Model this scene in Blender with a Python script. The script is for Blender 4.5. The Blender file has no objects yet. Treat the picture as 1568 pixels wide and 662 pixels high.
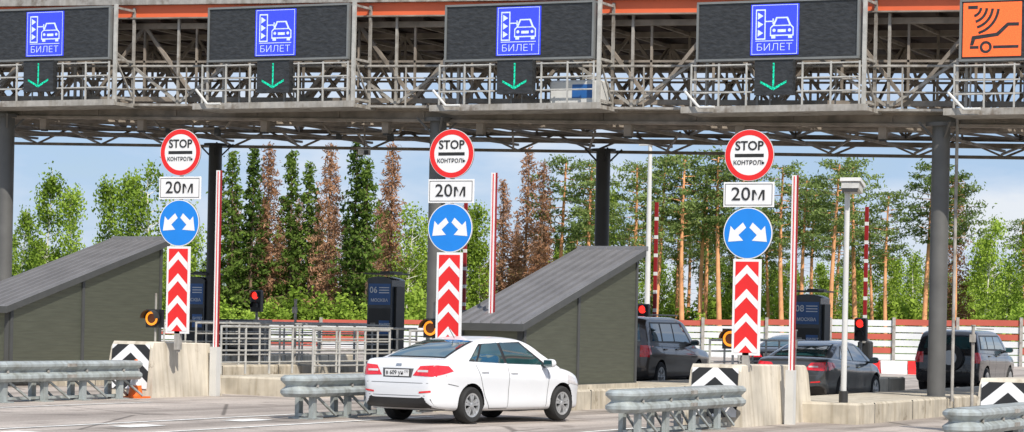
import bpy, bmesh, math, random
import numpy as np
from mathutils import Vector, Matrix
from mathutils.bvhtree import BVHTree
random.seed(7); rng=np.random.default_rng(11)
S24=math.sin(math.radians(24)); C24=math.cos(math.radians(24))
scene=bpy.context.scene
scene.view_settings.view_transform='Standard'
scene.view_settings.look='None'; scene.view_settings.exposure=0

def gz(u): return -.013*(max(-46,min(4,u))+14.85)
def FZ(u): return -.022*(u+17.1)

# ---------------- materials
def mat(name,col,rough=.6,metal=0,var=0.15,scale=3.0,bump=0,emit=0,spec=.5,coat=0,detail=6,stretch=None):
    m=bpy.data.materials.new(name); m.use_nodes=True
    nt=m.node_tree; b=nt.nodes['Principled BSDF']
    b.inputs['Roughness'].default_value=rough; b.inputs['Metallic'].default_value=metal
    b.inputs['Specular IOR Level'].default_value=spec
    b.inputs['Coat Weight'].default_value=coat; b.inputs['Coat Roughness'].default_value=.03
    tc=nt.nodes.new('ShaderNodeTexCoord'); n=nt.nodes.new('ShaderNodeTexNoise')
    n.inputs['Scale'].default_value=scale; n.inputs['Detail'].default_value=detail
    src=tc.outputs['Object']
    if stretch:
        mp=nt.nodes.new('ShaderNodeMapping'); mp.inputs['Scale'].default_value=stretch
        nt.links.new(src,mp.inputs[0]); src=mp.outputs[0]
    nt.links.new(src,n.inputs['Vector'])
    r=nt.nodes.new('ShaderNodeValToRGB')
    r.color_ramp.elements[0].position=.3; r.color_ramp.elements[1].position=.7
    c0=[max(0,c*(1-var)) for c in col]+[1]; c1=[min(1,c*(1+var)) for c in col]+[1]
    r.color_ramp.elements[0].color=c0; r.color_ramp.elements[1].color=c1
    nt.links.new(n.outputs['Fac'],r.inputs[0]); nt.links.new(r.outputs[0],b.inputs['Base Color'])
    if bump:
        bp=nt.nodes.new('ShaderNodeBump'); bp.inputs['Strength'].default_value=bump; bp.inputs['Distance'].default_value=.02
        nt.links.new(n.outputs['Fac'],bp.inputs['Height']); nt.links.new(bp.outputs[0],b.inputs['Normal'])
    if emit:
        nt.links.new(r.outputs[0],b.inputs['Emission Color']); b.inputs['Emission Strength'].default_value=emit
    return m

def foliage(name,dark,light,sc=.7):
    m=bpy.data.materials.new(name); m.use_nodes=True; nt=m.node_tree
    b=nt.nodes['Principled BSDF']; b.inputs['Roughness'].default_value=.75; b.inputs['Specular IOR Level'].default_value=.15
    tc=nt.nodes.new('ShaderNodeTexCoord'); n=nt.nodes.new('ShaderNodeTexNoise'); n.inputs['Scale'].default_value=sc; n.inputs['Detail'].default_value=5
    oi=nt.nodes.new('ShaderNodeObjectInfo')
    nt.links.new(tc.outputs['Object'],n.inputs['Vector'])
    a=nt.nodes.new('ShaderNodeMath'); a.operation='MULTIPLY_ADD'; a.inputs[1].default_value=.35
    nt.links.new(oi.outputs['Random'],a.inputs[0]); nt.links.new(n.outputs['Fac'],a.inputs[2])
    r=nt.nodes.new('ShaderNodeValToRGB'); r.color_ramp.elements[0].position=.42; r.color_ramp.elements[1].position=.88
    r.color_ramp.elements[0].color=(*dark,1); r.color_ramp.elements[1].color=(*light,1)
    nt.links.new(a.outputs[0],r.inputs[0]); nt.links.new(r.outputs[0],b.inputs['Base Color'])
    tr=nt.nodes.new('ShaderNodeBsdfTranslucent'); nt.links.new(r.outputs[0],tr.inputs[0])
    mx=nt.nodes.new('ShaderNodeMixShader'); mx.inputs[0].default_value=.3
    nt.links.new(b.outputs[0],mx.inputs[1]); nt.links.new(tr.outputs[0],mx.inputs[2])
    nt.links.new(mx.outputs[0],nt.nodes['Material Output'].inputs[0])
    return m

M={}
M['white']=mat('sign_white',(.8,.8,.8),.4,var=.04,scale=8)
M['red']=mat('sign_red',(.75,.02,.02),.4,var=.05)
M['blue']=mat('sign_blue',(.01,.22,.72),.4,var=.05)
M['black']=mat('sign_black',(.02,.02,.02),.5)
M['galv']=mat('galvanised_steel',(.46,.455,.43),.5,.15,var=.2,scale=6)
M['galvd']=mat('weathered_grey_paint',(.36,.345,.32),.55,.05,var=.25,scale=5)
M['truss']=mat('brown_grey_truss_paint',(.25,.215,.18),.6,.0,var=.35,scale=3)
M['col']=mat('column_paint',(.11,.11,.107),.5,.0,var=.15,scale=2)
M['colshade']=mat('column_paint_shaded',(.035,.035,.035),.5,.0,var=.15,scale=2)  # column paint for the back row, with the canopy's shade put into its colour
M['orange']=mat('orange_fascia',(.74,.14,.05),.5,var=.06,scale=1)
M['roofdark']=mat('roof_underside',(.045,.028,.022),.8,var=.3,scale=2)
M['metalroof']=mat('standing_seam_metal',(.20,.20,.21),.38,.15,var=.12,scale=1.5)
M['trim']=mat('dark_trim',(.07,.072,.07),.5,var=.1)
M['concrete']=mat('weathered_concrete',(.52,.47,.38),.9,var=.22,scale=2.2,bump=.5,detail=10)
M['rail']=mat('rail_zinc',(.38,.42,.42),.5,.2,var=.22,scale=4)
M['panel']=mat('led_panel_black',(.03,.032,.035),.36,var=.4,scale=7,bump=1.0,stretch=(1,1,2.2))
M['panelf']=mat('panel_frame',(.20,.21,.21),.5,.2,var=.1)
M['ledblue']=mat('led_blue',(.03,.05,.66),.5,emit=.70,var=.3,scale=60,detail=1)
M['ledwhite']=mat('led_white',(.48,.56,1.0),.5,emit=.60,var=.2,scale=60,detail=1)
M['ledgreen']=mat('led_green',(.0,.42,.25),.5,emit=.5,var=.8,scale=45,detail=1)
M['ledorange']=mat('led_orange',(.85,.13,.03),.5,emit=.55,var=.25,scale=60,detail=1)
M['amber']=mat('amber_lamp',(1,.32,.02),.4,emit=1.1,var=.1)
M['amberdark']=mat('amber_dark',(.25,.06,.01),.3,var=.1)
M['redlamp']=mat('red_lamp',(1,.03,.02),.4,emit=1.6,var=.05)
M['housing']=mat('lamp_housing',(.03,.03,.03),.5,var=.1)
M['darkblue']=mat('machine_blue',(.02,.11,.34),.3,var=.08)
M['mach']=mat('machine_body',(.05,.06,.075),.25,var=.1)
M['pole']=mat('pole_white',(.6,.6,.58),.4,var=.06)
M['armred']=mat('barrier_red',(.30,.012,.015),.45)
M['cone']=mat('cone_orange',(.8,.16,.02),.5)
M['text']=mat('label_white',(.75,.8,.85),.5)
M['tyre']=mat('tyre_rubber',(.022,.022,.022),.85,var=.2)
M['rim']=mat('alloy_rim',(.55,.56,.57),.32,.6,var=.05)
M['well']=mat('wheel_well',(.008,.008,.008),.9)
M['cblack']=mat('car_black_plastic',(.022,.022,.023),.45)
M['seam']=mat('panel_gap',(.10,.10,.105),.7)
M['tail']=mat('tail_lamp_red',(.72,.012,.02),.12,coat=1,var=.25,scale=20)
M['tailw']=mat('lamp_clear',(.65,.62,.62),.12,coat=1)
M['chrome']=mat('chrome',(.6,.6,.6),.12,1)
M['glass']=mat('car_glass',(.015,.055,.06),.03,0,var=.4,scale=1.8,spec=1,coat=1)
M['cwhite']=mat('car_paint_white',(.74,.755,.775),.32,coat=.6,var=.02,scale=1)
M['cgrey']=mat('car_paint_grey',(.065,.07,.075),.3,.4,coat=1,var=.05)
M['cdark']=mat('car_paint_dark',(.022,.022,.026),.25,.3,coat=1,var=.05)
M['cbrown']=mat('car_paint_brown',(.075,.062,.056),.3,.4,coat=1,var=.05)
M['sky_tent']=mat('dome_plastic',(.5,.55,.6),.4)

def siding():
    m=mat('board_siding',(.135,.148,.11),.6,var=.14,scale=4,stretch=(1,.4,6))
    nt=m.node_tree; b=nt.nodes['Principled BSDF']
    tc=nt.nodes.new('ShaderNodeTexCoord'); sp=nt.nodes.new('ShaderNodeSeparateXYZ')
    nt.links.new(tc.outputs['Object'],sp.inputs[0])
    mu=nt.nodes.new('ShaderNodeMath'); mu.operation='MULTIPLY'; mu.inputs[1].default_value=8
    fr=nt.nodes.new('ShaderNodeMath'); fr.operation='FRACT'
    nt.links.new(sp.outputs['Z'],mu.inputs[0]); nt.links.new(mu.outputs[0],fr.inputs[0])
    bp=nt.nodes.new('ShaderNodeBump'); bp.inputs['Strength'].default_value=1; bp.inputs['Distance'].default_value=.05
    nt.links.new(fr.outputs[0],bp.inputs['Height']); nt.links.new(bp.outputs[0],b.inputs['Normal'])
    return m
M['siding']=siding()

# ---------------- mesh builder
class MB:
    def __init__(s): s.v=[]; s.f=[]; s.m=[]; s.sm=[]; s.mats=[]
    def mi(s,k):
        if k not in s.mats: s.mats.append(k)
        return s.mats.index(k)
    def add(s,vs,fs,k,smooth=False):
        o=len(s.v); s.v+= [tuple(p) for p in vs]; i=s.mi(k)
        for f in fs: s.f.append(tuple(o+a for a in f)); s.m.append(i); s.sm.append(smooth)
    def box(s,c,d,k,rz=0,taper=1,rx=0):
        x,y,z=[a/2 for a in d]; vs=[]
        for sz,t in((-1,1),(1,taper)):
            for sx,sy in((-1,-1),(1,-1),(1,1),(-1,1)): vs.append(Vector((sx*x*t,sy*y*t,sz*z)))
        R=Matrix.Rotation(rz,3,'Z')@Matrix.Rotation(rx,3,'X')
        vs=[R@v+Vector(c) for v in vs]
        s.add(vs,[(3,2,1,0),(4,5,6,7),(0,1,5,4),(1,2,6,5),(2,3,7,6),(3,0,4,7)],k)
    def bev(s,c,d,k,b=.03):
        x,y,z=d[0]/2,d[1]/2,d[2]/2; cx,cy,cz=c
        def ring(ix,z0):
            X=x-ix; Y=y-ix; bb=b
            return [(cx+a,cy+e,z0) for a,e in((-X+bb,-Y),(X-bb,-Y),(X,-Y+bb),(X,Y-bb),(X-bb,Y),(-X+bb,Y),(-X,Y-bb),(-X,-Y+bb))]
        vs=ring(0,cz-z)+ring(0,cz+z-b)+ring(b,cz+z)
        fs=[tuple(range(7,-1,-1)),tuple(range(16,24))]
        for r in(0,8):
            for i in range(8): j=(i+1)%8; fs.append((r+i,r+j,r+8+j,r+8+i))
        s.add(vs,fs,k)
    def tube(s,a,b,r,k,n=4,r2=None,smooth=None,caps=True):
        a=Vector(a); b=Vector(b); d=b-a
        if d.length<1e-6: return
        d.normalize(); up=Vector((0,0,1)) if abs(d.z)<.95 else Vector((0,1,0))
        p=d.cross(up).normalized(); q=p.cross(d)
        r2=r if r2 is None else r2; vs=[]
        for c,rr in((a,r),(b,r2)):
            for i in range(n):
                t=2*math.pi*(i+.5)/n; vs.append(c+(p*math.cos(t)+q*math.sin(t))*rr)
        fs=[(i,(i+1)%n,n+(i+1)%n,n+i) for i in range(n)]
        s.add(vs,fs,k,n>6 if smooth is None else smooth)
        if caps: s.add(vs,[tuple(range(n-1,-1,-1)),tuple(range(n,2*n))],k)
    def poly(s,pts,y,k):
        s.add([(x,y,z) for x,z in pts],[tuple(range(len(pts)))],k)
    def arc(s,cx,cz,r0,r1,a0,a1,y,k,n=14):
        vs=[]
        for i in range(n+1):
            a=math.radians(a0+(a1-a0)*i/n)
            for r in(r0,r1): vs.append((cx+r*math.cos(a),y,cz+r*math.sin(a)))
        s.add(vs,[(2*i,2*i+1,2*i+3,2*i+2) for i in range(n)],k)
    def disc(s,cx,cz,r,y,k,n=48,r0=0):
        if r0==0: s.poly([(cx+r*math.cos(2*math.pi*i/n),cz+r*math.sin(2*math.pi*i/n)) for i in range(n)],y,k)
        else:
            vs=[(cx+q*math.cos(2*math.pi*i/n),y,cz+q*math.sin(2*math.pi*i/n)) for q in(r0,r) for i in range(n)]
            s.add(vs,[(i,(i+1)%n,n+(i+1)%n,n+i) for i in range(n)],k)
    def cyl_y(s,cx,cz,r,y0,y1,k,n=40): s.tube((cx,y0,cz),(cx,y1,cz),r,k,n)
    def lathe_y(s,prof,c,k,n=36,sign=1):
        vs=[]; L=len(prof)
        for i in range(n):
            t=2*math.pi*i/n
            for r,y in prof: vs.append((c[0]+r*math.cos(t),c[1]+sign*y,c[2]+r*math.sin(t)))
        fs=[]
        for i in range(n):
            j=(i+1)%n
            for a in range(L-1): fs.append((i*L+a,i*L+a+1,j*L+a+1,j*L+a))
        s.add(vs,fs,k,True)
    def obj(s,name,loc=(0,0,0),rz=0,parent=None,sharp=True):
        me=bpy.data.meshes.new(name); me.from_pydata(s.v,[],s.f)
        for k in s.mats: me.materials.append(M[k] if isinstance(k,str) else k)
        me.polygons.foreach_set('material_index',s.m); me.polygons.foreach_set('use_smooth',s.sm)
        me.update()
        if any(s.sm) and sharp: me.set_sharp_from_angle(angle=math.radians(38))
        o=bpy.data.objects.new(name,me); scene.collection.objects.link(o)
        o.location=loc; o.rotation_euler[2]=rz
        if parent: o.parent=parent
        return o
def text(parent,st,size,loc,k,name='lettering',bold=0,sx=1,rz=0):
    c=bpy.data.curves.new(name,'FONT'); c.body=st; c.size=size; c.align_x='CENTER'; c.align_y='CENTER'
    c.offset=bold; c.extrude=.001; c.materials.append(M[k]); c.resolution_u=3
    o=bpy.data.objects.new(name,c); scene.collection.objects.link(o); o.parent=parent
    o.location=loc; o.rotation_euler=(math.pi/2,0,rz); o.scale=(sx,1,1)
    return o

# ---------------- world
w=bpy.data.worlds.new('World'); scene.world=w; w.use_nodes=True; nt=w.node_tree
bg=nt.nodes['Background']; sky=nt.nodes.new('ShaderNodeTexSky'); sky.sky_type='NISHITA'; sky.sun_disc=False
SE=math.radians(46); SR=math.radians(133); sky.sun_elevation=SE; sky.sun_rotation=SR; sky.dust_density=.2; sky.ozone_density=4; sky.air_density=1.0
nt.links.new(sky.outputs[0],bg.inputs[0]); bg.inputs[1].default_value=.085
bg2=nt.nodes.new('ShaderNodeBackground'); bg2.inputs[0].default_value=(.70,.81,1.0,1); bg2.inputs[1].default_value=.98
tc=nt.nodes.new('ShaderNodeTexCoord'); mp=nt.nodes.new('ShaderNodeMapping'); mp.inputs['Scale'].default_value=(1,1,3.2)
n=nt.nodes.new('ShaderNodeTexNoise'); n.inputs['Scale'].default_value=7; n.inputs['Detail'].default_value=8; n.inputs['Roughness'].default_value=.55
nt.links.new(tc.outputs['Generated'],mp.inputs[0]); nt.links.new(mp.outputs[0],n.inputs['Vector'])
# cloud brightness: blue haze to white puffs
rc_=nt.nodes.new('ShaderNodeValToRGB'); rc_.color_ramp.elements[0].position=.42; rc_.color_ramp.elements[1].position=.62
rc_.color_ramp.elements[0].color=(.46,.64,.97,1); rc_.color_ramp.elements[1].color=(.86,.90,.97,1)
nt.links.new(n.outputs['Fac'],rc_.inputs[0]); nt.links.new(rc_.outputs[0],bg2.inputs[0])
r=nt.nodes.new('ShaderNodeValToRGB'); r.color_ramp.elements[0].position=.30; r.color_ramp.elements[1].position=.60
r.color_ramp.elements[0].color=(.45,.45,.45,1); r.color_ramp.elements[1].color=(.9,.9,.9,1)
nt.links.new(n.outputs['Fac'],r.inputs[0]); mx=nt.nodes.new('ShaderNodeMixShader')
nt.links.new(r.outputs[0],mx.inputs[0]); nt.links.new(bg.outputs[0],mx.inputs[1]); nt.links.new(bg2.outputs[0],mx.inputs[2])
nt.links.new(mx.outputs[0],nt.nodes['World Output'].inputs[0])
L=bpy.data.lights.new('sun','SUN'); L.energy=5.0; L.angle=math.radians(.5); L.color=(1,.93,.83)
lo=bpy.data.objects.new('sun',L); scene.collection.objects.link(lo)
sd=Vector((math.sin(SR)*math.cos(SE),math.cos(SR)*math.cos(SE),math.sin(SE)))
lo.rotation_euler=(-sd).to_track_quat('-Z','Y').to_euler(); lo.location=(0,0,60)

# ---------------- camera
cd=bpy.data.cameras.new('camera'); cam=bpy.data.objects.new('camera',cd); scene.collection.objects.link(cam); scene.camera=cam
cd.sensor_width=36; cd.lens=90.9; cd.shift_y=.1046; cd.clip_end=6000
cam.matrix_world=Matrix.Translation((0,0,1.75))@Matrix.Rotation(math.radians(24),4,'Z')@Matrix.Rotation(math.pi/2,4,'X')@Matrix.Rotation(math.radians(1.15),4,'Z')

# ---------------- ground
def sheet(name,us,vs,off,k):
    b=MB(); P=[(u,v,gz(u)+off) for u in us for v in vs]; n=len(vs)
    F=[(i*n+j,(i+1)*n+j,(i+1)*n+j+1,i*n+j+1) for i in range(len(us)-1) for j in range(n-1)]
    b.add(P,F,k); return b.obj(name)
M['grass']=mat('grass_ground',(.09,.14,.035),.95,var=.4,scale=.3,bump=.3)
M['asphalt']=mat('pale_asphalt',(.46,.405,.36),.92,var=.16,scale=.5,bump=.15,detail=12)
def mulnode(nt,a,b_):
    m=nt.nodes.new('ShaderNodeMix'); m.data_type='RGBA'; m.blend_type='MULTIPLY'; m.inputs[0].default_value=1
    nt.links.new(a,m.inputs[6]); nt.links.new(b_,m.inputs[7]); return m.outputs[2]
def ramp(nt,src,p0,p1,c0,c1=(1,1,1)):
    r=nt.nodes.new('ShaderNodeValToRGB'); r.color_ramp.elements[0].position=p0; r.color_ramp.elements[1].position=p1
    r.color_ramp.elements[0].color=(*c0,1); r.color_ramp.elements[1].color=(*c1,1); nt.links.new(src,r.inputs[0]); return r.outputs[0]
def asphalt_streaks():
    nt=M['asphalt'].node_tree; b=nt.nodes['Principled BSDF']; src=b.inputs['Base Color'].links[0].from_socket
    tc=nt.nodes.new('ShaderNodeTexCoord'); mp=nt.nodes.new('ShaderNodeMapping'); mp.inputs['Scale'].default_value=(1.4,.03,1)
    n=nt.nodes.new('ShaderNodeTexNoise'); n.inputs['Scale'].default_value=1.2; n.inputs['Detail'].default_value=4
    nt.links.new(tc.outputs['Object'],mp.inputs[0]); nt.links.new(mp.outputs[0],n.inputs['Vector'])
    g=nt.nodes.new('ShaderNodeTexNoise'); g.inputs['Scale'].default_value=25; nt.links.new(tc.outputs['Object'],g.inputs['Vector'])
    o=mulnode(nt,src,ramp(nt,n.outputs['Fac'],.35,.6,(.60,.59,.58)))
    o=mulnode(nt,o,ramp(nt,g.outputs['Fac'],.3,.6,(.72,.72,.72)))
    # oil stains and cracks
    v=nt.nodes.new('ShaderNodeTexVoronoi'); v.feature='DISTANCE_TO_EDGE'; v.inputs['Scale'].default_value=.22; nt.links.new(tc.outputs['Object'],v.inputs['Vector'])
    o=mulnode(nt,o,ramp(nt,v.outputs['Distance'],.004,.010,(.45,.44,.43)))
    s=nt.nodes.new('ShaderNodeTexNoise'); s.inputs['Scale'].default_value=1.1; s.inputs['Detail'].default_value=7; nt.links.new(tc.outputs['Object'],s.inputs['Vector'])
    o=mulnode(nt,o,ramp(nt,s.outputs['Fac'],.33,.42,(.66,.65,.64)))
    nt.links.new(o,b.inputs['Base Color'])
asphalt_streaks()
sheet('ground',[-3000,-300,-46,4,300,3000],[-3000,0,150,3000],0,'grass')
sheet('road',[-95,-46,4,60],[-10,0,20,40,60,90,125],.01,'asphalt')
M['paint']=mat('road_paint',(.72,.72,.69),.8,var=.25,scale=6)
b=MB()
for c in(-32.25,-26.45,-20.9,-15.1,-9.3):
    v=37.0
    while v>8:
        b.add([(c-.2,v-1.0,gz(c-.2)+.018),(c+.2,v-1.0,gz(c+.2)+.018),(c+.2,v,gz(c+.2)+.018),(c-.2,v,gz(c-.2)+.018)],[(0,1,2,3)],'paint'); v-=3.3
for c in(-26.45,-20.65,-14.85,-9.05):
    for s in(-1,1):
        u=c+s*.9; b.add([(u-.06,30,gz(u)+.018),(u+.06,30,gz(u)+.018),(u+.06,41,gz(u)+.018),(u-.06,41,gz(u)+.018)],[(0,1,2,3)],'paint')
b.obj('road_marking')

def patches(m,lo=(.5,.47,.42),sc=1.7,p0=.34,p1=.42):
    nt=m.node_tree; b=nt.nodes['Principled BSDF']; src=b.inputs['Base Color'].links[0].from_socket
    tc=nt.nodes.new('ShaderNodeTexCoord'); n=nt.nodes.new('ShaderNodeTexNoise'); n.inputs['Scale'].default_value=sc; n.inputs['Detail'].default_value=9; n.inputs['Roughness'].default_value=.7
    nt.links.new(tc.outputs['Object'],n.inputs['Vector'])
    mp=nt.nodes.new('ShaderNodeMapping'); mp.inputs['Scale'].default_value=(3,3,.25); nt.links.new(tc.outputs['Object'],mp.inputs[0])
    n2=nt.nodes.new('ShaderNodeTexNoise'); n2.inputs['Scale'].default_value=2.5; n2.inputs['Detail'].default_value=5; nt.links.new(mp.outputs[0],n2.inputs['Vector'])
    o=mulnode(nt,src,ramp(nt,n.outputs['Fac'],p0,p1,lo)); o=mulnode(nt,o,ramp(nt,n2.outputs['Fac'],.3,.55,(.72,.69,.64)))
    nt.links.new(o,b.inputs['Base Color'])
M['chipped']=mat('chipped_concrete',(.58,.53,.44),.92,var=.25,scale=1.3,bump=.8,detail=12)
patches(M['chipped']); patches(M['concrete'])
patches(M['galvd'],(.6,.5,.42),2.5,.3,.45)
patches(M['rail'],(.66,.62,.56),2.2,.3,.45)

# ---------------- islands, blocks, rails
def clip_poly(pts,zmin,zmax):
    out=pts
    for lim,sg in((zmin,1),(zmax,-1)):
        res=[]
        for a in range(len(out)):
            p,q=out[a],out[(a+1)%len(out)]; ip=(p[1]-lim)*sg>=0; iq=(q[1]-lim)*sg>=0
            if ip: res.append(p)
            if ip!=iq: t=(lim-p[1])/(q[1]-p[1]); res.append((p[0]+t*(q[0]-p[0]),lim))
        out=res
        if not out: return []
    return out
ISL=[-38.05,-32.25,-26.45,-20.65,-14.85,-9.05]
BO=[-.45,-.45,-.80,-.5,-.36,-.45]; BE=[44.4,44.4,45.5,44.3,46.9,46.3]; RO=[0,0,-.38,0,0,0]; RE=[42.8,42.8,42.3,42.8,42.8,40.6]
for i,c in enumerate(ISL):
    g=gz(c)
    b=MB(); b.bev((.1,58.6,.2),(2.3,24.4,.42),'concrete',.04)
    for k in range(9): b.box((.1,47.5+2.7*k,.2),(2.312,.02,.40),'trim')
    b.obj('traffic_island',(c,0,g-.02))
    b=MB(); x0,x1=-.56,.56; y0,y1=42.9-(2.2 if i==5 else 0),BE[i]; h=1.1
    prof=[(y0,0),(y0+.12,h*.9),(y0+.2,h),(y1-.12,h*.97),(y1,h*.85),(y1+.06,0)]
    vs=[]
    for (y,z) in prof:
        ins=.10*(z/h)
        vs.append((x0+ins,y,z)); vs.append((x0+ins+.04,y,z)); vs.append((x1-ins-.04,y,z)); vs.append((x1-ins,y,z-.02*(z>0)))
    F=[]; n=len(prof)
    for a in range(n-1):
        for j in range(3): F.append((a*4+j,a*4+j+1,(a+1)*4+j+1,(a+1)*4+j))
    F.append(tuple(a*4+3 for a in range(n))); F.append(tuple(a*4 for a in range(n-1,-1,-1)))
    b.add(vs,F,'chipped')
    def P(x,z,o): return (x,y0+.12*z/(h*.9)-.02-o,z)
    W=.43; Z0,Z1=.18,1.04
    b.add([P(-W,Z0,0),P(W,Z0,0),P(W,Z1,0),P(-W,Z1,0)],[(0,1,2,3)],'black')
    for k in(-1,0,1,2):
        zz=.1+k*.42
        for s in(-1,1):
            pl=clip_poly([(0,zz+.36),(s*W,zz),(s*W,zz+.2),(0,zz+.56)],Z0,Z1)
            if len(pl)>2: b.add([P(x,z,.004) for x,z in pl],[tuple(range(len(pl)))],'white')
    b.obj('concrete_crash_block',(c+BO[i],0,g))
    b=MB(); ya=RE[i]; yb=37.5 if i<5 else 35.9; R=.2
    path=[(R,ya),(R,yb+R)]+[(R*math.cos(a),yb+R-R*math.sin(a)) for a in [math.pi*k/12 for k in range(1,12)]]+[(-R,yb+R),(-R,ya)]
    nor=[(1,0),(1,0)]+[(math.cos(a),-math.sin(a)) for a in [math.pi*k/12 for k in range(1,12)]]+[(-1,0),(-1,0)]
    wp=[(0.02,.38),(.05,.40),(.085,.44),(.085,.49),(.03,.53),(.0,.555),(.0,.575),(.03,.60),(.085,.65),(.085,.69),(.05,.72),(.02,.74)]
    vs=[]
    for (x,y),(nx,ny) in zip(path,nor):
        for o,z in wp: vs.append((x+nx*o,y+ny*o,z))
    n=len(wp); F=[(a*n+j,(a+1)*n+j,(a+1)*n+j+1,a*n+j+1) for a in range(len(path)-1) for j in range(n-1)]
    b.add(vs,F,'rail',True)
    b.box((0,(ya+yb)/2+.1,.735),(.36,ya-yb-.3,.012),'rail')
    # lap joint and bolts
    b.box((.292,(ya+yb)/2,.47),(.012,.3,.06),'galvd'); b.box((.292,(ya+yb)/2,.67),(.012,.3,.06),'galvd')
    y=yb+.5
    while y<ya-.1:
        for s in(-1,1):
            b.box((s*.13,y,.33),(.08,.14,.68),'rail'); b.tube((s*.13,y,.45),(s*.17,y+.75,.06),.025,'rail')
            b.tube((s*.21,y-.02,.56),(s*.24,y-.02,.56),.03,'galvd',8)
        b.box((0,y,.02),(.5,.3,.03),'rail'); y+=1.25
    b.box((0,(ya+yb)/2,.08),(.12,ya-yb-.7,.05),'rail')
    b.obj('guardrail',(c+RO[i],0,g))

# ---------------- sign assemblies
def signs(u,foff):
    g=gz(u); b=MB()
    b.tube((0,.06,.9),(0,.06,5.1),.04,'galvd',10)
    for zc in(4.8,3.42):
        b.cyl_y(0,zc,.455,.0,.03,'galvd')
        b.box((0,.05,zc),(.5,.02,.04),'galvd')
    b.disc(0,4.8,.455,-.002,'white'); b.disc(0,4.8,.447,-.005,'red',r0=.355)
    b.poly([(-.27,4.765),(.27,4.765),(.27,4.825),(-.27,4.825)],-.005,'black')
    b.bev((0,.015,4.105),(.94,.03,.44),'white',.004)
    for a,e,c_,d in [(-.44,3.915,.44,3.925),(-.44,4.285,.44,4.295),(-.44,3.925,-.43,4.285),(.43,3.925,.44,4.285)]: b.poly([(a,e),(c_,e),(c_,d),(a,d)],-.003,'black')
    b.disc(0,3.42,.455,-.002,'white'); b.disc(0,3.42,.438,-.005,'blue')
    for s in(-1,1):
        T=lambda p:(s*p[0],3.42+p[1])
        b.poly([T(p) for p in [(.03,.10),(.09,.19),(.25,.05),(.18,-.04)]],-.008,'white')
        b.poly([T(p) for p in [(.32,.13),(.36,-.15),(.08,-.13)]],-.0085,'white')
    b.box((0,.015,2.115),(.52,.03,1.7),'white')
    b.poly([(-.215,1.31),(.215,1.31),(.215,2.92),(-.215,2.92)],-.003,'red')
    for k in range(-1,5):
        z=1.22+k*.425
        for s in(-1,1):
            q=clip_poly([(0,z+.22),(s*.215,z),(s*.215,z+.15),(0,z+.37)],1.31,2.92)
            if len(q)>2: b.poly(q,-.006,'white')
    b.box((0,.05,1.2),(.12,.1,.5),'galvd')
    o=b.obj('road_sign',(u,43.4,g))
    text(o,'STOP',.225,(0,-.01,4.96),'black',bold=.004,sx=.98)
    text(o,'КОНТРОЛЬ',.105,(0,-.01,4.665),'black',bold=.001)
    text(o,'20м',.33,(0,-.01,4.105),'black',bold=.001,sx=1.12)
    b=MB(); b.box((0,.1,1.55),(.36,.1,.36),'housing'); b.cyl_y(0,1.55,.15,-.02,.06,'housing'); b.disc(0,1.55,.145,-.03,'amberdark')
    b.arc(0,1.55,.095,.138,60,360,-.034,'amber',20)
    vs=[]
    for i in range(13):
        a=math.radians(0+i*15)
        for y in(-.2,0): vs.append((.165*math.cos(a),y,1.55+.165*math.sin(a)))
    b.add(vs,[(2*i,2*i+1,2*i+3,2*i+2) for i in range(12)],'housing',True)
    b.tube((0,.12,.95),(0,.12,2.05),.022,'galvd',8)
    b.obj('warning_light',(u-foff,43.7,g))
signs(-26.47,.75); signs(-20.62,.5); signs(-14.8,.38); signs(-9.0,.4); signs(-32.3,.6)

def gauge(u):
    b=MB(); b.box((0,0,2.75),(.09,.05,3.6),'white'); b.box((.0,-.028,2.75),(.018,.006,3.56),'red'); b.box((.056,0,2.75),(.022,.046,3.6),'armred')
    b.box((0,.0,.5),(.16,.16,1.0),'pole'); b.obj('height_marker_post',(u,45.1,gz(u)))
gauge(-26.6);gauge(-20.52);gauge(-14.5)

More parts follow.
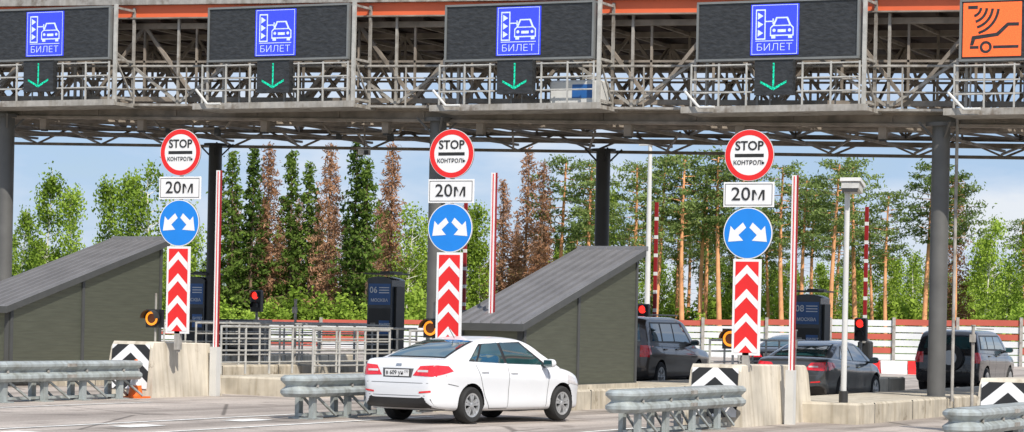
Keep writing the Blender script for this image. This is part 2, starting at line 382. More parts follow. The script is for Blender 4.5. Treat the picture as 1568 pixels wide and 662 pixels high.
# ---------------- sheds
def shed(c):
    g=gz(c); b=MB(); x0,x1=-.30,1.02; y0,y1=44.6,50.5; hl,hh=1.6,3.1; zb=.4
    b.box(((x0+x1)/2,(y0+y1)/2+.6,.43),(x1-x0+.1,y1-y0-1.1,.1),'concrete')
    b.add([(x0,y0,zb),(x1,y0,zb),(x1,y1,zb),(x0,y1,zb),(x0,y0,hl),(x1,y0,hl),(x1,y1,hh),(x0,y1,hh)],
          [(0,1,5,4),(1,2,6,5),(2,3,7,6),(3,0,4,7)],'siding')
    sl=(hh-hl)/(y1-y0)
    for y in(y0+.06,y0+2.7,y1-.06):
        z=hl+sl*(y-y0); b.box((x1+.012,y,(zb+z)/2),(.03,.1,z-zb),'trim')
    b.box((x1+.01,(y0+y1)/2,zb+.05),(.025,y1-y0-.25,.08),'trim')
    b.box((x1-.05,y0-.012,(zb+hl)/2),(.1,.03,hl-zb),'trim'); b.box((x0+.05,y0-.012,(zb+hl)/2),(.1,.03,hl-zb),'trim')
    ya,yb=y0-.3,y1+.12; za,zc=hl+sl*(ya-y0),hl+sl*(yb-y0); t=.14
    X0,X1=x0-.08,x1+.14
    R8=[(X0,ya,za),(X1,ya,za),(X1,yb,zc),(X0,yb,zc),(X0,ya,za+t),(X1,ya,za+t),(X1,yb,zc+t),(X0,yb,zc+t)]
    b.add(R8,[(0,3,2,1),(4,5,6,7)],'metalroof'); b.add(R8,[(0,1,5,4),(1,2,6,5),(2,3,7,6),(3,0,4,7)],'trim')
    k=X0+.03
    while k<=X1:
        b.add([(k-.015,ya,za+t),(k+.015,ya,za+t),(k+.015,yb,zc+t),(k-.015,yb,zc+t),(k-.008,ya,za+t+.05),(k+.008,ya,za+t+.05),(k+.008,yb,zc+t+.05),(k-.008,yb,zc+t+.05)],
          [(0,1,5,4),(1,2,6,5),(2,3,7,6),(3,0,4,7),(4,5,6,7)],'metalroof'); k+=.21
    b.box(((X0+X1)/2,yb+.01,zc+t+.02),(X1-X0+.04,.1,.1),'metalroof')
    b.obj('service_shed',(c,0,g))
shed(-20.65); shed(-32.25)

# ---------------- gantry canopy
can=bpy.data.objects.new('toll_gantry',None); scene.collection.objects.link(can)
UA,UB=-48,-4
def GT(b,p,q,r,k,n=4): b.tube((p[0],p[1],p[2]+FZ(p[0])),(q[0],q[1],q[2]+FZ(q[0])),r,k,n)
b=MB()
us=[UA+1.45*i for i in range(int((UB-UA)/1.45)+1)]
for V,m,rr in((53.2,'truss',.055),(55.6,'truss',.05),(58.2,'truss',.05),(60.8,'truss',.05),(63.6,'truss',.055)):
    GT(b,(UA,V,8.35),(UB,V,8.35),.09,m); GT(b,(UA,V,6.6),(UB,V,6.6),.08,m); GT(b,(UA,V,7.5),(UB,V,7.5),.035,m)
    for i,u in enumerate(us):
        GT(b,(u,V,6.6),(u,V,8.35),.035,m)
        if i+1<len(us):
            a,c=(6.6,8.35) if i%2 else (8.35,6.6)
            GT(b,(u,V,a),(us[i+1],V,c),rr,m)
vv=[53.2,55.6,58.2,60.8,63.6]
for i,u in enumerate(us):
    GT(b,(u,53.2,6.6),(u,63.6,6.6),.045,'truss'); GT(b,(u,53.2,8.35),(u,63.6,8.35),.05,'truss')
    for j in range(4):
        a,c=(6.6,8.35) if (j+i)%2 else (8.35,6.6)
        if i%2==0: GT(b,(u,vv[j],a),(u,vv[j+1],c),.04,'truss')
        if i+1<len(us):
            if (i+j)%2: GT(b,(u,vv[j],6.6),(us[i+1],vv[j+1],6.6),.04,'truss')
            else: GT(b,(us[i+1],vv[j],6.6),(u,vv[j+1],6.6),.04,'truss')
def beam(V,z,hh,ww,k):
    P=[]
    for u in(UA,UB):
        for dy,dz in((-ww/2,-hh/2),(ww/2,-hh/2),(ww/2,hh/2),(-ww/2,hh/2)): P.append((u,V+dy,z+dz+FZ(u)))
    b.add(P,[(0,1,5,4),(1,2,6,5),(2,3,7,6),(3,0,4,7),(3,2,1,0),(4,5,6,7)],k)
beam(53.2,6.38,.06,.22,'truss');beam(53.2,6.14,.06,.22,'truss');beam(53.2,6.26,.18,.03,'truss')
beam(63.4,6.42,.12,.2,'truss'); beam(58.2,6.42,.1,.15,'truss')
u=UA
while u<UB:
    GT(b,(u,53.2,6.15),(u,63.5,6.3),.045,'truss'); GT(b,(u,53.2,6.6),(u,53.2,6.2),.05,'truss')
    GT(b,(u,63.5,6.15),(u+1.1,63.5,6.6),.035,'truss'); GT(b,(u+1.1,63.5,6.6),(u+2.2,63.5,6.15),.035,'truss')
    GT(b,(u,53.6,6.1),(u+2.2,58.0,6.35),.035,'truss'); GT(b,(u+2.2,58.2,6.3),(u,63.2,6.2),.035,'truss'); u+=2.2
beam(63.6,6.15,.08,.1,'truss')
b.obj('space_truss',parent=can)
b=MB()
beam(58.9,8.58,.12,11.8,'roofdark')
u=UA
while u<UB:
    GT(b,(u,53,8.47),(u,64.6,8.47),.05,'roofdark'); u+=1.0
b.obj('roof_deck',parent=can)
b=MB(); beam(52.9,8.66,.30,.12,'orange'); beam(52.86,8.90,.17,.3,'galvd'); beam(52.83,8.50,.03,.16,'truss'); b.obj('fascia',parent=can)
b=MB()
for u in(-37.4,-25.6,-13.9,-49.2,-2.1):
    for V,k in((53.15,'col'),(63.2,'colshade')):
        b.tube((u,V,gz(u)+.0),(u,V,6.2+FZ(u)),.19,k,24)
        b.tube((u,V,gz(u)+.38),(u,V,gz(u)+.42),.32,k,24)
        for q in range(4):
            a=q*math.pi/2+.6; b.tube((u,V,5.7+FZ(u)),(u+.5*math.cos(a),V+.5*math.sin(a),6.2+FZ(u)),.03,k)
        b.tube((u,V,6.12+FZ(u)),(u,V,6.2+FZ(u)),.33,k,24)
b.tube((-13.55,53.1,.3),(-13.55,53.1,6.2),.035,'galvd',8)
b.obj('columns',parent=can)
b=MB()
for z,rr in((7.35,.028),(7.08,.018),(6.8,.018)):
    GT(b,(UA,52.75,z),(UB,52.75,z),rr,'galvd',6)
u=UA
while u<UB: GT(b,(u,52.75,6.4),(u,52.75,7.36),.022,'galvd'); u+=1.45
beam(52.85,6.42,.05,.5,'galvd')
for i,u in enumerate(np.arange(-46.9,UB,2.9)):
    GT(b,(u,52.95,6.45),(u,52.95,8.5),.04,'galvd')
    if i%2: GT(b,(u,52.98,6.5),(u+2.9,52.98,8.45),.045,'galvd')
    else: GT(b,(u,52.98,8.45),(u+2.9,52.98,6.5),.045,'galvd')
b.obj('walkway',parent=can)

# LED panels
def led(uc,kind,wd=3.5,ic=0):
    f=FZ(uc); b=MB()
    b.box((0,0,8.03),(wd,.24,1.2),'panel')
    for z in(7.42,8.64): b.box((0,-.01,z),(wd+.08,.28,.045),'panelf')
    for s in(-1,1): b.box((s*(wd/2+.02),-.01,8.03),(.045,.28,1.18),'panelf')
    x=wd/2+.14
    b.box((x,-.05,7.5),(.08,.07,2.4),'galv'); b.box((x,.75,7.5),(.06,.06,2.4),'galvd')
    for z in(6.5,7.4,8.62): b.box((x,.35,z),(.05,.72,.05),'galvd')
    b.tube((x,.72,6.55),(x,.02,7.35),.025,'galvd')
    b.box((-wd/2-.1,.75,7.5),(.06,.06,2.4),'galvd'); b.box((-wd/2-.1,.0,7.0),(.05,.05,.95),'galvd')
    b.box((0,.3,6.34),(wd+.55,1.15,.08),'galvd'); b.box((0,-.30,6.36),(wd+.6,.05,.14),'galvd')
    for z in(7.3,7.0,6.72):
        for s in(-1,1): b.tube((s*(wd/2+.1),-.24,z),(s*.5,-.24,z),.018,'galv',6)
    for xx in np.linspace(-wd/2-.1,wd/2+.1,7):
        if abs(xx)>.45: b.box((xx,-.24,6.86),(.035,.035,.95),'galv')
    b.tube((-wd/2-.2,-.35,6.75),(-wd/2+.15,-.42,6.4),.03,'pole',8); b.tube((-wd/2+.15,-.42,6.4),(-wd/2+.5,-.42,6.4),.03,'pole',8)
    b.box((0,-.2,7.02),(.84,.2,.74),'panel'); b.box((0,-.31,7.4),(.88,.04,.03),'panelf')
    if kind=='t':
        y=-.304
        b.poly([(-.02,6.80),(.02,6.80),(.02,7.32),(-.02,7.32)],y,'ledgreen')
        for s in(-1,1): b.poly([(0,6.74),(s*.29,6.90),(s*.29,6.95),(0,6.80)],y-.002,'ledgreen')
    I=ic
    if kind=='t':
        b.box((I,-.125,8.04),(1.06,.02,1.07),'ledblue'); y=-.138; k='ledwhite'
        def rc(x0,z0,x1,z1,kk=k,yy=y): b.poly([(I+x0,z0),(I+x1,z0),(I+x1,z1),(I+x0,z1)],yy,kk)
        q=.5
        rc(-q,7.52,q,7.53); rc(-q,8.55,q,8.56); rc(-q,7.53,-q+.01,8.55); rc(q-.01,7.53,q,8.55)
        rc(-.42,7.83,-.20,8.47); rc(-.395,7.86,-.225,8.44,'ledblue',y-.003)
        for zt in(7.97,8.15,8.33): b.poly([(I-.37,zt-.075),(I-.25,zt),(I-.37,zt+.075)],y-.006,k)
        rc(-.20,8.20,-.02,8.225); rc(-.05,8.16,-.02,8.27)
        b.poly([(I-.10,7.90),(I+.42,7.90),(I+.42,8.08),(I+.36,8.14),(I+.29,8.30),(I+.03,8.30),(I-.04,8.14),(I-.10,8.08)],y,k)
        b.poly([(I+.0,8.135),(I+.32,8.135),(I+.26,8.27),(I+.06,8.27)],y-.003,'ledblue')
        b.poly([(I-.075,7.93),(I+.395,7.93),(I+.395,8.07),(I+.35,8.11),(I-.03,8.11),(I-.075,8.07)],y-.003,'ledblue')
        b.disc(I-.01,8.02,.035,y-.006,k,12); b.disc(I+.33,8.02,.035,y-.006,k,12); rc(.07,7.98,.25,8.04,k,y-.006)
        rc(-.07,7.85,.02,7.90); rc(.30,7.85,.39,7.90)
        rc(-.42,7.795,.42,7.81)
    else:
        b.box((I,-.125,8.04),(1.2,.02,1.1),'ledorange'); y=-.138
        def rc(x0,z0,x1,z1,kk='panel',yy=y): b.poly([(I+x0,z0),(I+x1,z0),(I+x1,z1),(I+x0,z1)],yy,kk)
        for r_ in(.16,.28,.40,.52): b.arc(I-.42,8.50,r_,r_+.055,-75,-5,y,'panel')
        rc(-.5,8.46,-.3,8.53)
        b.poly([(I-.45,7.65),(I+.55,7.65),(I+.55,7.71),(I-.45,7.71)],y,'panel')
        b.poly([(I-.45,7.72),(I-.38,7.72),(I-.34,7.84),(I+.13,7.90),(I+.34,8.10),(I+.55,8.10),(I+.55,8.17),(I+.31,8.17),(I+.09,7.97),(I-.41,7.91)],y,'panel')
        b.disc(I-.12,7.68,.15,y-.003,'ledorange'); b.disc(I-.12,7.68,.125,y-.006,'panel',r0=.07)
    o=b.obj('led_lane_panel',(uc,52.05,f))
    if kind=='t': text(o,'БИЛЕТ',.215,(I,-.142,7.66),'ledwhite',bold=-.003,sx=1.12)
led(-17.15,'t',ic=-.05); led(-23.1,'t'); led(-29.15,'t',wd=3.6,ic=-.05); led(-35.55,'t',wd=3.7,ic=.05); led(-11.45,'o',ic=-1.12)
led(-41.6,'t')

def camera_unit(u,v,z=5.75):
    b=MB(); f=FZ(u); b.tube((0,0,z),(0,0,6.2),.025,'truss',6); b.box((0,0,z),(.3,.16,.14),'pole',rz=.5); b.box((0,-.02,z+.1),(.36,.2,.03),'galvd',rz=.5); b.box((.1,-.1,z-.02),(.1,.1,.1),'housing',rz=.5)
    b.tube((-.9,0,6.0),(.9,0,6.0),.03,'truss',6); b.tube((-.9,0,6.0),(-1.2,0,6.3),.03,'truss',6); b.tube((.9,0,6.0),(1.2,0,6.3),.03,'truss',6); b.box((.7,0,5.9),(.12,.12,.2),'housing'); b.box((-.7,0,5.93),(.1,.12,.14),'housing')
    b.obj('surveillance_camera',(u,v,f))
camera_unit(-32.9,54.5,5.35); camera_unit(-28.7,55.5,5.55)
for u in(-36.4,-33.6,-30.2,-27.0,-24.6,-21.0,-18.4,-15.2):
    b=MB(); b.box((0,0,6.0),(.17,.16,.3),'truss'); b.tube((0,0,6.1),(0,0,6.4),.02,'truss',6); b.box((0,0,5.83),(.13,.12,.04),'housing'); b.obj('floodlight',(u,53.3,FZ(u)))
b=MB(); b.bev((0,0,6.85),(1.2,.6,.5),'pole',.04); b.box((.2,-.305,6.85),(.5,.01,.3),'darkblue'); b.obj('control_cabinet',(-21.9,52.6,FZ(-22)-.1))

# ---------------- ticket machines
def machine(u,v,num='06',h=2.6,wd=.75):
    g=gz(u)+.4; b=MB(); H=h-.4
    prof=[(0,0),(wd,0),(wd,H-.12)]+[(wd-wd*t,H-.12+.2*math.sin(math.pi*(.2+.55*t))-.1) for t in np.linspace(.1,1,8)]
    n=len(prof); y0,y1=0,.8
    vs=[(x,y,z) for y in(y0,y1) for x,z in prof]
    b.add(vs,[tuple(range(n)),tuple(range(2*n-1,n-1,-1))]+[(i,n+i,n+(i+1)%n,(i+1)%n) for i in range(n)],'mach')
    w1=wd-.04
    b.poly([(.04,H-.80),(w1,H-.80),(w1,H-.22),(.04,H-.22)],-.006,'darkblue')
    b.poly([(.04,.35),(w1,.35),(w1,H-.9),(.04,H-.9)],-.006,'housing')
    b.poly([(wd-.38,.75),(w1-.02,.75),(w1-.02,1.12),(wd-.38,1.12)],-.01,'darkblue')
    b.poly([(.1,.85),(.26,.85),(.26,1.05),(.1,1.05)],-.01,'galvd')
    for k in range(3): b.poly([(.36,H-.34-k*.07),(w1-.04,H-.34-k*.07),(w1-.04,H-.315-k*.07),(.36,H-.315-k*.07)],-.01,'text')
    b.box((wd+.04,.4,H*.5),(.06,.5,H*.75),'housing')
    b.box((wd*.5,.4,H+.06),(wd+.2,.95,.04),'trim'); b.box((wd*.7,.4,H+.1),(wd*.4,.8,.05),'trim')
    o=b.obj('ticket_machine',(u,v,g))
    text(o,num,.24,(.19,-.012,H-.40),'text',bold=.003); text(o,'БИЛЕТ',.1,(wd-.2,-.012,1.0),'text',bold=.002); text(o,'МОСКВА',.12,(wd*.5,-.012,H-.68),'text',bold=.002)
machine(-32.6,63.4,'06',2.75); machine(-20.75,64.6,'08',2.6); machine(-38.3,63.0,'05',2.6); machine(-26.6,64.3,'07',2.7); machine(-31.9,66.3,'50',1.75)

def railing(u0,v0,u1,v1,base=.4):
    b=MB(); g=gz(u0)+base; L=math.hypot(u1-u0,v1-v0); n=max(2,int(L/1.0))
    for i in range(n+1):
        t=i/n; x,y=u0+(u1-u0)*t,v0+(v1-v0)*t; b.tube((x,y,g),(x,y,g+1.0),.025,'galv',8)
    for z in(1.0,.75,.5,.25): b.tube((u0,v0,g+z),(u1,v1,g+z),.018 if z<1 else .028,'galv',8)
    b.obj('handrail')
railing(-27.35,46.6,-27.35,55.8); railing(-25.4,47.0,-25.4,50.5); railing(-25.4,51.5,-25.4,60); railing(-31.2,52,-31.2,62); railing(-33.3,52,-33.3,66); railing(-19.6,55,-19.6,62)

def tlight(u,v,h=2.1):
    b=MB(); g=gz(u)+.38; b.tube((0,0,0),(0,0,h-.4),.04,'galvd',10); b.bev((0,0,h-.38),(.34,.22,.64),'housing',.03)
    for z,k in((h-.22,'redlamp'),(h-.52,'housing')):
        b.disc(0,z,.11,-.115,k)
        vs=[]
        for i in range(13):
            a=math.radians(-20+i*220/12)
            for y in(-.22,-.11): vs.append((.12*math.cos(a),y,z+.12*math.sin(a)))
        b.add(vs,[(2*i,2*i+1,2*i+3,2*i+2) for i in range(12)],'housing',True)
    b.box((0,.03,.25),(.34,.3,.5),'housing'); b.obj('traffic_light',(u,v,g))
tlight(-37.9,66.6,1.95); tlight(-20.25,69.2,1.7); tlight(-26.3,68.2,1.9)
def barrier(u,v,top):
    b=MB(); g=gz(u)+.38; b.bev((0,0,.5),(.35,.4,1.0),'housing',.04); b.box((0,-.05,1.0),(.12,.5,.12),'galvd')
    z=1.2; i=0
    while z<top:
        d=.42 if i%2==0 else .10; b.box((0,-.1,z+d/2),(.10,.06,d),'armred' if i%2==0 else 'white'); z+=d; i+=1
    b.obj('boom_barrier',(u,v,g))
barrier(-26.2,68.9,4.5); barrier(-20.35,70.0,4.4); barrier(-32.0,68.5,4.4)
b=MB(); b.tube((0,0,0),(0,0,4.0),.055,'pole',12,r2=.05); b.tube((0,0,0),(0,0,.22),.085,'housing',12); b.tube((0,0,3.95),(0,-.04,4.02),.06,'housing',12)
b.box((.12,-.08,4.10),(.40,.34,.07),'pole',rx=-.35); b.box((.12,-.11,4.0),(.34,.28,.12),'galv',rx=-.35); b.box((.12,-.24,3.98),(.3,.02,.12),'housing',rx=-.35); b.box((.0,0,3.98),(.14,.1,.14),'housing')
b.obj('street_lamp',(-13.95,46.6,gz(-14)+.4))
for u,v,h in((-13.1,53.0,1.9),(-15.3,47.8,1.7),(-27.0,56.4,1.9),(-28.0,59,1.6),(-31.6,57.5,2.0),(-19.7,57.5,1.9)):
    b=MB(); b.tube((0,0,0),(0,0,h),.035,'galvd',10); b.tube((0,0,h),(0,0,h+.03),.05,'galvd',10); b.box((0,-.04,h-.25),(.12,.06,.16),'galvd'); b.obj('bollard_post',(u,v,gz(u)+.0))
b=MB(); b.tube((0,0,0),(0,0,8.9),.12,'pole',12,r2=.08); b.tube((0,0,0),(0,0,.4),.25,'pole',12); b.box((0,0,8.9),(.9,.2,.12),'pole'); b.obj('light_mast',(-36.5,95,0))
b=MB(); b.box((0,0,.02),(.42,.42,.04),'cone')
for z0,z1,k in((.04,.25,'cone'),(.25,.4,'white'),(.4,.52,'cone'),(.52,.62,'white'),(.62,.75,'cone')):
    f=lambda z:.15-.16*z; b.tube((0,0,z0),(0,0,z1),f(z0),k,16,r2=f(z1))
b.obj('traffic_cone',(-26.85,42.55,gz(-27)))
b=MB(); b.tube((0,0,0),(0,0,1.3),1.0,'sky_tent',20)
for i in range(5):
    a0,a1=i*math.pi/10,(i+1)*math.pi/10
    b.tube((0,0,1.3+math.sin(a0)),(0,0,1.3+math.sin(a1)),math.cos(a0),'sky_tent',20,r2=max(.01,math.cos(a1)),caps=False)
b.obj('storage_tank',(-54.5,76,1.7))
b=MB(); b.bev((0,0,.75),(1.3,1.0,1.0),'trim',.03); b.box((0,0,1.28),(1.4,1.1,.05),'metalroof'); b.box((.2,-.51,.8),(.6,.02,.6),'galvd'); b.obj('equipment_cabinet',(-37.2,64.5,gz(-38)+.1))

def Wd(x,z): return (x*C24-z*S24, x*S24+z*C24)
b=MB()
M['noisewall']=mat('noise_wall_panel',(.62,.64,.66),.7,var=.12,scale=.6)
M['noisered']=mat('noise_wall_red',(.45,.09,.06),.7,var=.15,scale=.6)
seg=3.0; x=-75; rr=random.Random(5); ang=math.radians(24)
while x<75:
    x2=x+seg/2; u,v=Wd(x2,122); top=1.65+.02*(x2+14); nb=8; h0=-.3; hs=(top-h0)/nb
    for k in range(nb):
        kk='noisered' if (k==nb-1 and rr.random()<.75) or (k==nb-3 and rr.random()<.35) or rr.random()<.10 else 'noisewall'
        b.box((u,v,h0+hs*(k+.5)),(seg-.1,.12,hs-.05),kk,rz=ang)
    u,v=Wd(x,121.9); b.box((u,v,(top+h0)/2+.03),(.14,.2,top-h0+.06),'galvd',rz=ang)
    x+=seg
b.obj('boundary_wall')
for k in range(5):
    x=13.2+k*1.0; u,v=Wd(x,96); b=MB()
    prof=[(-.2,0),(.2,0),(.18,.14),(.09,.22),(.07,.5),(-.07,.5),(-.09,.22),(-.18,.14)]
    vs=[(xx,y,z) for xx in(-.48,.48) for y,z in prof]; n=8
    b.add(vs,[tuple(range(n-1,-1,-1)),tuple(range(n,2*n))]+[(i,(i+1)%n,n+(i+1)%n,n+i) for i in range(n)],'white' if k%2 else 'red')
    b.obj('plastic_road_barrier',(u,v,.14),rz=ang)

# ---------------- cars
def pchip(pts):
    X=np.array([p[0] for p in pts],float); Y=np.array([p[1] for p in pts],float)
    h=np.diff(X); d=np.diff(Y)/h; m=np.zeros(len(X)); m[0]=d[0]; m[-1]=d[-1]
    for i in range(1,len(X)-1):
        if d[i-1]*d[i]>0:
            w1=2*h[i]+h[i-1]; w2=h[i]+2*h[i-1]; m[i]=(w1+w2)/(w1/d[i-1]+w2/d[i])
    def f(x):
        x=min(max(x,X[0]),X[-1]); i=min(max(int(np.searchsorted(X,x)-1),0),len(X)-2)
        t=(x-X[i])/h[i]
        return float((2*t**3-3*t*t+1)*Y[i]+(t**3-2*t*t+t)*h[i]*m[i]+(-2*t**3+3*t*t)*Y[i+1]+(t**3-t*t)*h[i]*m[i+1])
    return f
def chaikin(p,n=2):
    for _ in range(n):
        q=[p[0]]
        for a,c in zip(p[:-1],p[1:]):
            q.append((.75*a[0]+.25*c[0],.75*a[1]+.25*c[1])); q.append((.25*a[0]+.75*c[0],.25*a[1]+.75*c[1]))
        q.append(p[-1]); p=q
    return p
def wheel(b,x,y,r,sg,rim='rim'):
    w=.2
    b.lathe_y([(r*.62,-.0),(r*.68,.012),(r*.9,.02),(r*.98,-.01),(r,-.05),(r,-w+.04),(r*.96,-w),(r*.6,-w)],(x,y,r),'tyre',40,sg)
    b.lathe_y([(0.0,-.09),(r*.5,-.09),(r*.6,-.05)],(x,y,r),'well',30,sg)
    b.lathe_y([(r*.54,-.05),(r*.57,.004),(r*.66,.008),(r*.675,-.02)],(x,y,r),rim,40,sg)
    b.lathe_y([(0,.012),(r*.13,.01),(r*.17,-.01),(r*.18,-.05)],(x,y,r),rim,24,sg)
    for k in range(5):
        for da in(-.2,.2):
            a=2*math.pi*k/5+.3
            a2=a+da; ri,ro=r*.13,r*.57
            p=Vector((x+ri*math.cos(a+da*.4),y,r+ri*math.sin(a+da*.4))); q=Vector((x+ro*math.cos(a2),y,r+ro*math.sin(a2)))
            d=(q-p).normalized(); nn=Vector((-d.z,0,d.x)); wd1,wd2=r*.06,r*.085
            vs=[p+nn*wd1,p-nn*wd1,q-nn*wd2,q+nn*wd2]; vs=vs+[v-Vector((0,sg*.04,0)) for v in vs]
            b.add(vs,[(0,1,2,3),(0,4,5,1),(1,5,6,2),(2,6,7,3),(3,7,4,0)],rim)
def car(name,P,u,v,head,paint):
    zt,zb,hw,rf=[pchip(P[k]) for k in('zt','zb','hw','rf')]
    xs=sorted(set([round(a,3) for a in list(np.linspace(P['zt'][0][0],P['zt'][-1][0],90))+[P['zt'][0][0]+d for d in(.008,.015,.03,.045,.06,.08,.1,.13)]+[P['zt'][-1][0]-d for d in(.01,.02,.04,.06,.08,.1)]]))
    V=[];F=[];rings=[]
    for x in xs:
        W,bz,t=hw(x),zb(x),zt(x); h=t-bz
        pf=[(0,bz),(.72*W,bz),(.92*W,bz+.03*h),(.965*W,bz+.14*h),(.965*W,bz+.35*h),(.978*W,bz+.52*h),(1.0*W,bz+.70*h),(.988*W,bz+.78*h),(.955*W,bz+.90*h),(.93*W,bz+.97*h),(.86*W,t),(.6*W,t+.012),(0,t+.02)]
        pf=chaikin(pf,2); ring=pf+[(-a,c) for a,c in pf[-2:0:-1]]
        rings.append([(x,a,c) for a,c in ring])
    n=len(rings[0])
    for rg_ in rings: V+=rg_
    for i in range(len(rings)-1):
        for j in range(n): F.append((i*n+j,i*n+(j+1)%n,(i+1)*n+(j+1)%n,(i+1)*n+j))
    F.append(tuple(range(n-1,-1,-1))); F.append(tuple((len(rings)-1)*n+j for j in range(n)))
    me=bpy.data.meshes.new('tmp'); me.from_pydata(V,[],F); me.update()
    ob=bpy.data.objects.new('tmp',me); scene.collection.objects.link(ob)
    R=P['wr']; wb=P['wb']
    cm=bpy.data.meshes.new('cut'); cv=[];cf=[]
    for x in(0,wb):
        for s in(-1,1):
            o=len(cv); N=40
            for y in(.5,1.3):
                for i in range(N): a=2*math.pi*i/N; cv.append((x+(R+.045)*math.cos(a),s*y,R+.015+(R+.045)*math.sin(a)))
            cf+=[(o+i,o+(i+1)%N,o+N+(i+1)%N,o+N+i) for i in range(N)]+[tuple(o+i for i in range(N-1,-1,-1)),tuple(o+N+i for i in range(N))]
    cm.from_pydata(cv,[],cf); cm.update()
    for m_ in(cm,me):
        bm=bmesh.new(); bm.from_mesh(m_); bmesh.ops.recalc_face_normals(bm,faces=bm.faces); bm.to_mesh(m_); bm.free()
    co=bpy.data.objects.new('cut',cm); scene.collection.objects.link(co)
    md=ob.modifiers.new('b','BOOLEAN'); md.operation='DIFFERENCE'; md.object=co; md.solver='EXACT'
    dg=bpy.context.evaluated_depsgraph_get(); ev=ob.evaluated_get(dg); m2=bpy.data.meshes.new_from_object(ev)
    BV=[tuple(v.co) for v in m2.vertices]; BF=[tuple(p.vertices) for p in m2.polygons]
    fm=[]
    for p in m2.polygons:
        c=p.center; dk=False
        for x in(0,wb):
            d=math.hypot(c.x-x,c.z-R-.015)
            if d<R+.048 and abs(c.y)>.45 : dk=True
        fm.append('well' if dk else ('cblack' if c.z<zb(c.x)+P.get('sill',.05) and abs(p.normal.z)<.95 else paint))
    bpy.data.objects.remove(ob); bpy.data.objects.remove(co)
    b=MB()
    b.v+=BV
    for f,k in zip(BF,fm): b.f.append(tuple(f)); b.m.append(b.mi(k)); b.sm.append(k!='well')
    xg=np.linspace(P['rf'][0][0],P['rf'][-1][0],80); GV=[];GF=[]; tum=P['tum']; m=13
    for x in xg:
        belt=zt(x)-.05; top=max(rf(x),belt+.001); H=top-belt; wbx=hw(x)*P.get('gw',.90)
        c=.075*min(1,H/.3); yr=max(wbx-tum*max(0,H-c),.2)
        row=[(wbx,belt),(.5*(wbx+yr)+.012,.5*(belt+top-c)),(yr+.004,top-c-.012)]
        row+= [(yr*math.cos(a)**.55,top-c+c*math.sin(a)) for a in np.linspace(.15,math.pi/2,8)]
        row[-1]=(0,top)
        full=[(x,a,z) for a,z in row]+[(x,-a,z) for a,z in row[-2::-1]]
        GV+=full; m=len(full)
    for i in range(len(xg)-1):
        for j in range(m-1): GF.append((i*m+j,(i+1)*m+j,(i+1)*m+j+1,i*m+j+1))
    b.add(GV,GF,paint,True)
    bvh=BVHTree.FromPolygons([Vector(p) for p in b.v],b.f)
    def decal(q,ax,k,nx=10,ny=6,off=.005):
        pts=[]
        for j in range(ny+1):
            for i in range(nx+1):
                s,t=i/nx,j/ny
                a=(q[0][0]*(1-s)+q[1][0]*s)*(1-t)+(q[3][0]*(1-s)+q[2][0]*s)*t
                c=(q[0][1]*(1-s)+q[1][1]*s)*(1-t)+(q[3][1]*(1-s)+q[2][1]*s)*t
                if ax=='R': o,d=Vector((a,-3,c)),Vector((0,1,0))
                elif ax=='L': o,d=Vector((a,3,c)),Vector((0,-1,0))
                elif ax=='B': o,d=Vector((-5,a,c)),Vector((1,0,0))
                elif ax=='F': o,d=Vector((8,a,c)),Vector((-1,0,0))
                else: o,d=Vector((a,c,5)),Vector((0,0,-1))
                h=bvh.ray_cast(o,d)
                pts.append(None if h[0] is None else (h[0]-d*off))
        idx={};vs=[];fs=[]
        for i,p in enumerate(pts):
            if p is not None: idx[i]=len(vs); vs.append(p)
        for j in range(ny):
            for i in range(nx):
                c=[j*(nx+1)+i,j*(nx+1)+i+1,(j+1)*(nx+1)+i+1,(j+1)*(nx+1)+i]
                if all(a in idx for a in c):
                    pp=[pts[a] for a in c]
                    if max((pp[0]-pp[2]).length,(pp[1]-pp[3]).length)<.6: fs.append(tuple(idx[a] for a in c))
        b.add(vs,fs,k,True)
    for q,k,off in P['side']:
        for ax in('R','L'): decal(q,ax,k,off=off)
    for q,k,off in P['rear']:
        decal(q,'B',k,off=off)
        if min(p[0] for p in q)>=0: decal([(-p[0],p[1]) for p in q],'B',k,off=off)
    for q,k,off in P.get('top',[]): decal(q,'T',k,14,10,off)
    for q,k,off in P.get('front',[]):
        decal(q,'F',k,off=off); decal([(-p[0],p[1]) for p in q],'F',k,off=off)
    def seam(a,c,wd=.0055,k='seam'):
        d=Vector((c[0]-a[0],c[1]-a[1])).normalized(); nn=(-d.y*wd,d.x*wd)
        q=[(a[0]-nn[0],a[1]-nn[1]),(a[0]+nn[0],a[1]+nn[1]),(c[0]+nn[0],c[1]+nn[1]),(c[0]-nn[0],c[1]-nn[1])]
        for ax in('R','L'): decal(q,ax,k,1,12,.003)
    for a,c in P['seams']: seam(a,c)
    for x,z in P['handles']:
        for s in(-1,1):
            h=bvh.ray_cast(Vector((x,3*s,z)),Vector((0,-s,0)))
            if h[0]: b.bev((x,h[0].y+s*.012,z),(.2,.035,.035),paint,.008)
    mx_,mz=P['mirror']
    for s in(-1,1):
        yy=hw(mx_)*.97
        b.box((mx_+.03,s*(yy+.0),mz-.03),(.06,.14,.05),'cblack')
        vs=[]; ctr=Vector((mx_,s*(yy+.12),mz+.02))
        for i in range(7):
            ph=-math.pi/2+math.pi*i/6; cp=max(0,math.cos(ph))
            for j in range(12):
                th=2*math.pi*j/12; cx=math.copysign(abs(math.cos(th))**.6,math.cos(th)); cy=math.copysign(abs(math.sin(th))**.6,math.sin(th))
                vs.append(ctr+Vector((.07*cp**.6*cx,.11*cp**.6*cy,.075*math.sin(ph))))
        b.add(vs,[(i*12+j,i*12+(j+1)%12,(i+1)*12+(j+1)%12,(i+1)*12+j) for i in range(6) for j in range(12)],paint,True)
        b.box((mx_-.068,s*(yy+.12),mz+.02),(.01,.17,.11),'glass')
